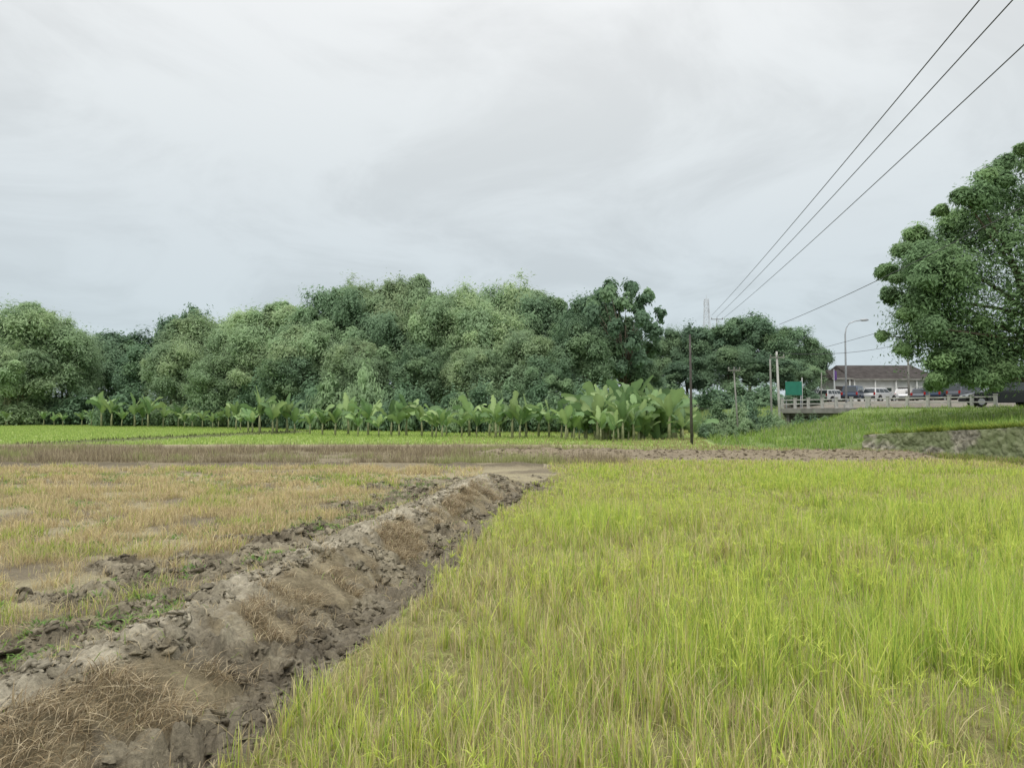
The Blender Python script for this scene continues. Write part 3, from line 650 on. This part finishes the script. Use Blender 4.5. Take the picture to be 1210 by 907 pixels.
# --------------- poles & wires ----------------
def pole(px,D,topy,r0,mt,arms=(),lean=0,label='',zb=None,name='utility_pole'):
    x=wx(px,D);zg=float(H(np.array([x]),np.array([D]),False)[0]) if zb is None else zb;h=wz(topy,D)-zg
    e=empty(name,(x,D,zg));top(e,label,'utility pole','utility poles near the road')
    obj('post',MB().tube([(0,0,-.4),(lean*.5,0,h*.5),(lean,0,h)],[r0,r0*.85,r0*.65],10).mesh('post',mt,True),e)
    for z,w in arms:
        obj('crossarm',MB().box((lean,-.1,h-z),(w,.08,.09)).mesh('crossarm',M_oldconc,bevel=.01),e)
        for q in(-.45,0,.45):
            obj('insulator',MB().tube([(lean+q*w,-.1,h-z+.05),(lean+q*w,-.1,h-z+.12),(lean+q*w,-.1,h-z+.16),(lean+q*w,-.1,h-z+.24)],[.03,.06,.04,.05],8).mesh('insulator',M_oldconc,True),e)
    return Vector((x,D,zg+h))
pole(817,39,395,.08,M_wood,(),-.05,'slim dark wooden pole standing at the field corner')
pole(912,60,424,.10,M_oldconc,(),-.1,'weathered grey concrete pole beside the bridge')
pole(922,61,415,.12,M_conc,((.5,1.2),),-.25,'pale concrete utility pole with short crossarm')
pole(873,55,436,.07,M_oldconc,((.1,.9),),-.35,'thin leaning pole among the shrubs')
pole(1074,78,402,.12,M_oldconc,((.3,1.6),(.9,1.2)),0,'grey utility pole with two crossarms behind parked cars')
pole(948,72,446,.05,M_white,(),0,'thin white post near the green sign')
pole(1098,66,440,.07,M_oldconc,(),0,'short grey pole by the roadside parking')
pole(970,70,440,.06,M_oldconc,(),.1,'slim grey pole behind the bridge railing')
pole(848,100,376,.08,M_oldconc,((.1,1.6),),0,'tall utility pole rising above the trees')
def wire(a,b,sag,ext=0,r=.022,n=40):
    a=Vector(a);b=Vector(b);pts=[]
    for k in range(n+1):
        t=k/n*(1+ext);p=a+(b-a)*t;p.z-=sag*4*(t/(1+ext))*(1-t/(1+ext));pts.append(p-a)
    o=obj('power_line',MB().tube(pts,r,5).mesh('power_line',M_wire,True));o.location=a
    top(o,'thin dark overhead power cable','power line','overhead power cables')
def at_(px,py,D):return (wx(px,D),D,wz(py,D))
def bZ(px,py,z):
    D=(z-EYE)*F/(HY-py);return (wx(px,D),D,z)
wire(at_(842,372,99.9),bZ(1147,0,12.),.45,.35,.018)
wire(at_(848,374,99.9),bZ(1185,0,12.),.45,.35,.018)
wire(at_(854,377,99.9),bZ(1210,40,11.6),.45,.35,.018)
wire(at_(922,383,61),bZ(1210,235,9),.35,.4,.018)
wire(at_(922,417,61),at_(1074,404,78),.5,0,.02)
wire(at_(960,414,75),bZ(1210,333,8.4),.3,.4,.018)
wire(at_(1074,405,78),at_(1260,340,60),.3,0,.02)
# street lamp
e=empty('street_lamp',(wx(1000,70),70,2.02));top(e,'tall pale grey street lamp with curved arm','street lamp')
h=wz(378,70)-2.02
obj('base',MB().box((0,0,.25),(.4,.4,.5)).mesh('base',M_conc,bevel=.03),e)
obj('post',MB().tube([(0,0,.5),(0,0,h*.55),(0,0,h*.84),(.10,0,h*.91),(.4,0,h*.965),(.9,0,h*.99),(1.5,0,h)],[.10,.085,.07,.06,.055,.05,.045],10).mesh('post',M_steel,True),e)
obj('lamp_head',MB().tube([(1.45,0,h),(1.6,0,h+.03),(2.0,0,h+.05),(2.25,0,h+.02)],[.05,.12,.13,.05],10).mesh('lamp_head',M_steel,True),e)
# telecom tower
D=250;e=empty('telecom_tower',(wx(836,D),D,0));top(e,'distant pale steel lattice telecom tower','tower');hT=wz(347,D)
mb=MB();N=20
def cr(t):w=2.2-1.6*t;return [(sx*w,sy*w) for sx,sy in((-1,-1),(1,-1),(1,1),(-1,1))]
for k in range(4):
    mb.tube([(*cr(0)[k],0),(*cr(1)[k],hT*.96)],[.10,.07],5)
for i in range(N):
    a=cr(i/N);b=cr((i+1)/N);z0=hT*.96*i/N;z1=hT*.96*(i+1)/N
    for k in range(4):
        k2=(k+1)%4;mb.tube([(*a[k],z0),(*b[k2],z1)],.04,4);mb.tube([(*a[k2],z0),(*b[k],z1)],.04,4);mb.tube([(*b[k],z1),(*b[k2],z1)],.04,4)
obj('mast',mb.mesh('mast',M_farsteel),e)
for z in(.93,.87):
    for k in range(3):
        a=k*2.09+.4;obj('antenna',MB().box((.95*math.cos(a),.95*math.sin(a),hT*z),(.2,.2,1.6),a).mesh('antenna',M_farsteel,bevel=.03),e)
obj('lightning_rod',MB().tube([(0,0,hT*.95),(0,0,hT)],.05,5).mesh('lightning_rod',M_farsteel),e)
e=empty('signboard',(wx(938,71),71,2.0));top(e,'plain dark green signboard on two posts','sign')
obj('panel',MB().box((0,0,2.0),(1.6,.08,1.3)).mesh('panel',M_green,bevel=.01),e)
for q in(-.7,.7):obj('post',MB().tube([(q,.08,-2.5),(q,.08,2.7)],.04,8).mesh('post',M_steel,True),e)
e=empty('banner_pole',(wx(986,72),72,2.0));top(e,'small purple cloth banner on a thin pole','banner')
obj('post',MB().tube([(0,0,-.2),(0,0,3.9)],.03,6).mesh('post',M_steel,True),e)
obj('banner',MB().quad((.03,0,3.8),(.3,.1,3.7),(.26,-.05,2.9),(.03,0,2.8)).mesh('banner',M_purple),e)

# --------------- building ----------------
M_roof=mat('roof_tiles',(.075,.067,.063),.95,noise=.35,nscale=1.5,spec=.05)
nt=M_roof.node_tree;wv=nt.nodes.new('ShaderNodeTexWave');wv.inputs['Scale'].default_value=6;tcn=nt.nodes.new('ShaderNodeTexCoord');nt.links.new(tcn.outputs['Object'],wv.inputs['Vector'])
bpn=nt.nodes.new('ShaderNodeBump');bpn.inputs['Strength'].default_value=.3;bpn.inputs['Distance'].default_value=.03;nt.links.new(wv.outputs['Fac'],bpn.inputs['Height']);nt.links.new(bpn.outputs['Normal'],nt.nodes['Principled BSDF'].inputs['Normal'])
def house(px0,px1,D,eavey,ridgey,dep,label,wallmat):
    x0,x1=wx(px0,D),wx(px1,D);W=x1-x0;zg=2.8;he=wz(eavey,D)-zg;hr=wz(ridgey,D)-zg
    e=empty('roadside_building',((x0+x1)/2,D+dep/2,zg));top(e,label,'building')
    obj('wall',MB().box((0,0,he/2),(W-1.2,dep-1.2,he)).mesh('wall',wallmat),e)
    g=MB();hw=W/2;hd=dep/2
    g.v+=[(-hw,-hd,he-.1),(hw,-hd,he-.1),(hw,hd,he-.1),(-hw,hd,he-.1),(-hw+.5,0,hr),(hw-.5,0,hr),(-hw,-hd,he+.08),(hw,-hd,he+.08),(hw,hd,he+.08),(-hw,hd,he+.08)]
    g.f+=[[0,1,2,3],[0,1,7,6],[1,2,8,7],[2,3,9,8],[3,0,6,9],[6,7,5,4],[7,8,5],[8,9,4,5],[9,6,4]]
    obj('roof',g.mesh('roof',M_roof),e)
    obj('fascia',MB().box((0,-hd-.04,he-.02),(W+.1,.05,.2)).mesh('fascia',M_oldconc),e)
    n=max(1,int(W/2.4))
    for k in range(n):
        xx=-hw+1.4+(k+.5)*(W-2.8)/n if n>1 else 0
        if k==n//2:
            obj('door',MB().box((xx,-hd+.58,1.05),(1.2,.1,2.1)).mesh('door',M_wood,bevel=.01),e)
        else:
            w=obj('window',MB().box((xx,-hd+.57,1.5),(1.3,.06,1.1)).mesh('window',M_glass),e)
            obj('frame',MB().box((xx,-hd+.55,2.1),(1.5,.1,.08)).box((xx,-hd+.55,.9),(1.5,.14,.08)).box((xx-.7,-hd+.55,1.5),(.08,.1,1.12)).box((xx+.7,-hd+.55,1.5),(.08,.1,1.12)).box((xx,-hd+.53,1.5),(.05,.06,1.1)).mesh('frame',M_white),w)
    for k in range(n+1):
        obj('column',MB().box((-hw+.3+k*(W-.6)/n,-hd+.2,he/2-.05),(.16,.16,he-.1)).mesh('column',M_white),e)
house(1008,1112,95,448,428,12,'long single-storey white building with dark tiled roof',M_white)
house(984,1008,90,447,435,6,'small white building with low dark roof',M_white)
house(1124,1190,100,452,436,8,'low building with dark roof behind the large tree',M_oldconc)

# --------------- cars ----------------
def car(loc,rz,paint,kind,label):
    S={'suv':(4.7,1.85,1.78,1.02,.42),'van':(4.5,1.75,1.72,.98,.3),'hatch':(4.0,1.7,1.5,.92,.3)}[kind]
    Lg,W,Ht,belt,cl=S;hl=Lg/2;wr=.37 if kind=='suv' else .32
    e=empty('parked_car',loc,rz);top(e,label,'car','cars on the road and in the parking area')
    fx,rx=hl-.85,-hl+.85;ar=wr+.06
    prof=[(-hl,.38)]+[(rx-ar,.36)]+[(rx+ar*math.cos(math.pi-math.pi*k/6),.38+ar*math.sin(math.pi*k/6)) for k in range(1,6)]+[(rx+ar,.3)]+[(fx-ar,.3)]+[(fx+ar*math.cos(math.pi-math.pi*k/6),.38+ar*math.sin(math.pi*k/6)) for k in range(1,6)]+[(fx+ar,.36),(hl-.02,.38),(hl,.6),(hl-.08,.82),(hl-.5,belt-.04),(hl-1.25,belt+.03),(-hl+.12,belt+.03),(-hl-.0,.75)]
    obj('body',MB().prism(prof,-W/2,W/2).mesh('body',paint,bevel=.035),e)
    zt=Ht;b0=belt+.0
    f0,f1=hl-1.2,hl-1.95 if kind!='van' else hl-1.7
    r0,r1=-hl+.1,-hl+.35
    wb,wtp=W/2-.04,W/2-.2
    c=MB();c.v=[(r0,-wb,b0),(f0,-wb,b0),(f0,wb,b0),(r0,wb,b0),(r1,-wtp,zt),(f1,-wtp,zt),(f1,wtp,zt),(r1,wtp,zt)]
    c.f=[[0,1,2,3],[4,5,6,7],[0,1,5,4],[1,2,6,5],[2,3,7,6],[3,0,4,7]]
    obj('cabin',c.mesh('cabin',paint,bevel=.05),e)
    def side(sy):
        lo,hi=.12,.82
        def P(u,v):
            xl=r0+(f0-r0)*u;xh=r1+(f1-r1)*u;return ((xl+(xh-xl)*v),sy*((wb+(wtp-wb)*v)+.012),b0+(zt-b0)*v)
        for a,b in((.04,.27),(.30,.60),(.63,.94)):
            obj('side_window',MB().quad(P(a,lo),P(b,lo),P(b,hi),P(a,hi)).mesh('side_window',M_glass),e)
    side(-1);side(1)
    def en(xa,xb_,nm):
        sg=1 if xa>0 else -1
        Pn=lambda v,s:(xa+(xb_-xa)*v+sg*.014,s*(wb+(wtp-wb)*v-.1),b0+(zt-b0)*v)
        obj(nm,MB().quad(Pn(.1,-1),Pn(.1,1),Pn(.86,1),Pn(.86,-1)).mesh(nm,M_glass),e)
    en(f0,f1,'windscreen');en(r0,r1,'rear_window')
    for nm,xx in(('bumper',hl),('bumper',-hl)):
        obj(nm,MB().box((xx,0,.5),(.14,W-.06,.2)).mesh(nm,M_rub,bevel=.03),e)
    for s in(-1,1):
        obj('headlight',MB().box((hl-.07,s*(W/2-.27),.76),(.12,.38,.15)).mesh('headlight',M_lamp,bevel=.02),e)
        obj('tail_light',MB().box((-hl+.03,s*(W/2-.13),.88),(.1,.18,.3)).mesh('tail_light',M_red,bevel=.02),e)
        obj('mirror',MB().box((f0-.25,s*(W/2+.08),belt+.14),(.12,.18,.14)).mesh('mirror',paint,bevel=.02),e)
        for xx in(fx,rx):
            w=empty('wheel',(xx,s*(W/2-.11),wr));w.parent=e
            obj('tyre',MB().tube([(0,-.12,0),(0,-.1,0),(0,.1,0),(0,.12,0)],[wr-.04,wr,wr,wr-.04],20).mesh('tyre',M_rub,True),w)
            rm=MB().tube([(0,s*.1,0),(0,s*.128,0)],[wr*.62,wr*.58],16);obj('rim',rm.mesh('rim',M_steel),w)
P_=lambda n,c:mat(n,c,.3,.2,noise=.05,nscale=1,spec=.6)
pb,pw,pg_,pd,ps=P_('black_paint',(.02,.022,.025)),P_('white_car_paint',(.66,.67,.67)),P_('grey_paint',(.12,.13,.15)),P_('navy_paint',(.03,.05,.09)),P_('silver_paint',(.45,.46,.47))
def onroad(s,d):return LP(s,d,2.06)
def gz(px,D,rz,paint,kind,lab):
    x=wx(px,D);z=float(H(np.array([x]),np.array([float(D)]),False)[0]);car((x,D,z+.01),rz,paint,kind,lab)
car(onroad(-.3,2.5),ang+.75,pb,'suv','black off-road car standing on the road by the railing')
gz(1150,74,.2,pg_,'suv','dark grey off-road car parked under the large tree')
gz(1010,80,.9,pd,'van','dark blue people carrier parked near the building')
gz(1040,80,.5,pw,'hatch','white car parked near the building')
gz(1066,84,1.1,ps,'hatch','silver car parked near the building')
gz(1090,82,.9,pg_,'hatch','grey car parked near the building')
gz(1114,78,.6,pd,'van','dark car parked under the tree')
gz(963,88,.2,ps,'van','silver people carrier beyond the bridge')
gz(986,86,.4,pw,'hatch','small white car beside the street lamp')

# --------------- world & light ----------------
W=bpy.data.worlds.new('World');sc.world=W;W.use_nodes=True;nt=W.node_tree;nt.nodes.clear();N=nt.nodes.new;Lk=nt.links.new
out=N('ShaderNodeOutputWorld');sky=N('ShaderNodeTexSky');sky.sky_type='NISHITA';sky.sun_disc=False;sky.sun_elevation=math.radians(55);sky.sun_rotation=math.radians(200)
b1=N('ShaderNodeBackground');b1.inputs[1].default_value=.08;Lk(sky.outputs[0],b1.inputs[0])
tc=N('ShaderNodeTexCoord');sx=N('ShaderNodeSeparateXYZ');Lk(tc.outputs['Generated'],sx.inputs[0])
zc=N('ShaderNodeMath');zc.operation='MAXIMUM';zc.inputs[1].default_value=0;Lk(sx.outputs['Z'],zc.inputs[0])
za=N('ShaderNodeMath');za.operation='ADD';za.inputs[1].default_value=.30;Lk(zc.outputs[0],za.inputs[0])
dv=N('ShaderNodeVectorMath');dv.operation='DIVIDE';cb=N('ShaderNodeCombineXYZ');Lk(za.outputs[0],cb.inputs[0]);Lk(za.outputs[0],cb.inputs[1]);cb.inputs[2].default_value=1
Lk(tc.outputs['Generated'],dv.inputs[0]);Lk(cb.outputs[0],dv.inputs[1])
nz=N('ShaderNodeTexNoise');nz.inputs['Scale'].default_value=1.9;nz.inputs['Detail'].default_value=8;nz.inputs['Roughness'].default_value=.58;nz.inputs['Distortion'].default_value=.6;Lk(dv.outputs[0],nz.inputs['Vector'])
nr=N('ShaderNodeMapRange');nr.inputs['From Min'].default_value=.36;nr.inputs['From Max'].default_value=.60;nr.inputs['To Min'].default_value=.90;nr.inputs['To Max'].default_value=1.03;nr.interpolation_type='SMOOTHSTEP';Lk(nz.outputs['Fac'],nr.inputs['Value'])
rp=N('ShaderNodeValToRGB');E=rp.color_ramp.elements
st=[(0,(.275,.320,.345)),(.10,(.29,.330,.35)),(.22,(.325,.355,.37)),(.36,(.375,.395,.402)),(.48,(.42,.43,.433)),(.65,(.62,.62,.62)),(1,(.98,.98,.98))]
E[0].position=0;E[0].color=(*st[0][1],1);E[1].position=1;E[1].color=(*st[-1][1],1)
for p,c in st[1:-1]:
    q=E.new(p);q.color=(*c,1)
Lk(zc.outputs[0],rp.inputs[0])
sm=N('ShaderNodeVectorMath');sm.operation='SCALE';Lk(rp.outputs[0],sm.inputs[0]);Lk(nr.outputs[0],sm.inputs['Scale'])
b2=N('ShaderNodeBackground');b2.inputs[1].default_value=2.15;Lk(sm.outputs[0],b2.inputs[0])
mx=N('ShaderNodeMixShader');mx.inputs[0].default_value=.93;Lk(b1.outputs[0],mx.inputs[1]);Lk(b2.outputs[0],mx.inputs[2]);Lk(mx.outputs[0],out.inputs[0])
sun=bpy.data.lights.new('sun','SUN');sun.energy=1.4;sun.angle=math.radians(25);sun.color=(1,.96,.89)
so=bpy.data.objects.new('sun',sun);link(so);so.rotation_euler=(math.radians(35),0,math.radians(-20));so.location=(0,0,50)
cam=bpy.data.cameras.new('camera');cam.sensor_width=36;cam.lens=36*F/1210;cam.clip_end=9000;cam.clip_start=.05
co=bpy.data.objects.new('camera',cam);link(co);co.location=(0,0,EYE);co.rotation_euler=(math.radians(90)+math.atan(33.5/F),0,0);sc.camera=co
sc.view_settings.view_transform='Standard';sc.view_settings.look='None';sc.view_settings.exposure=0
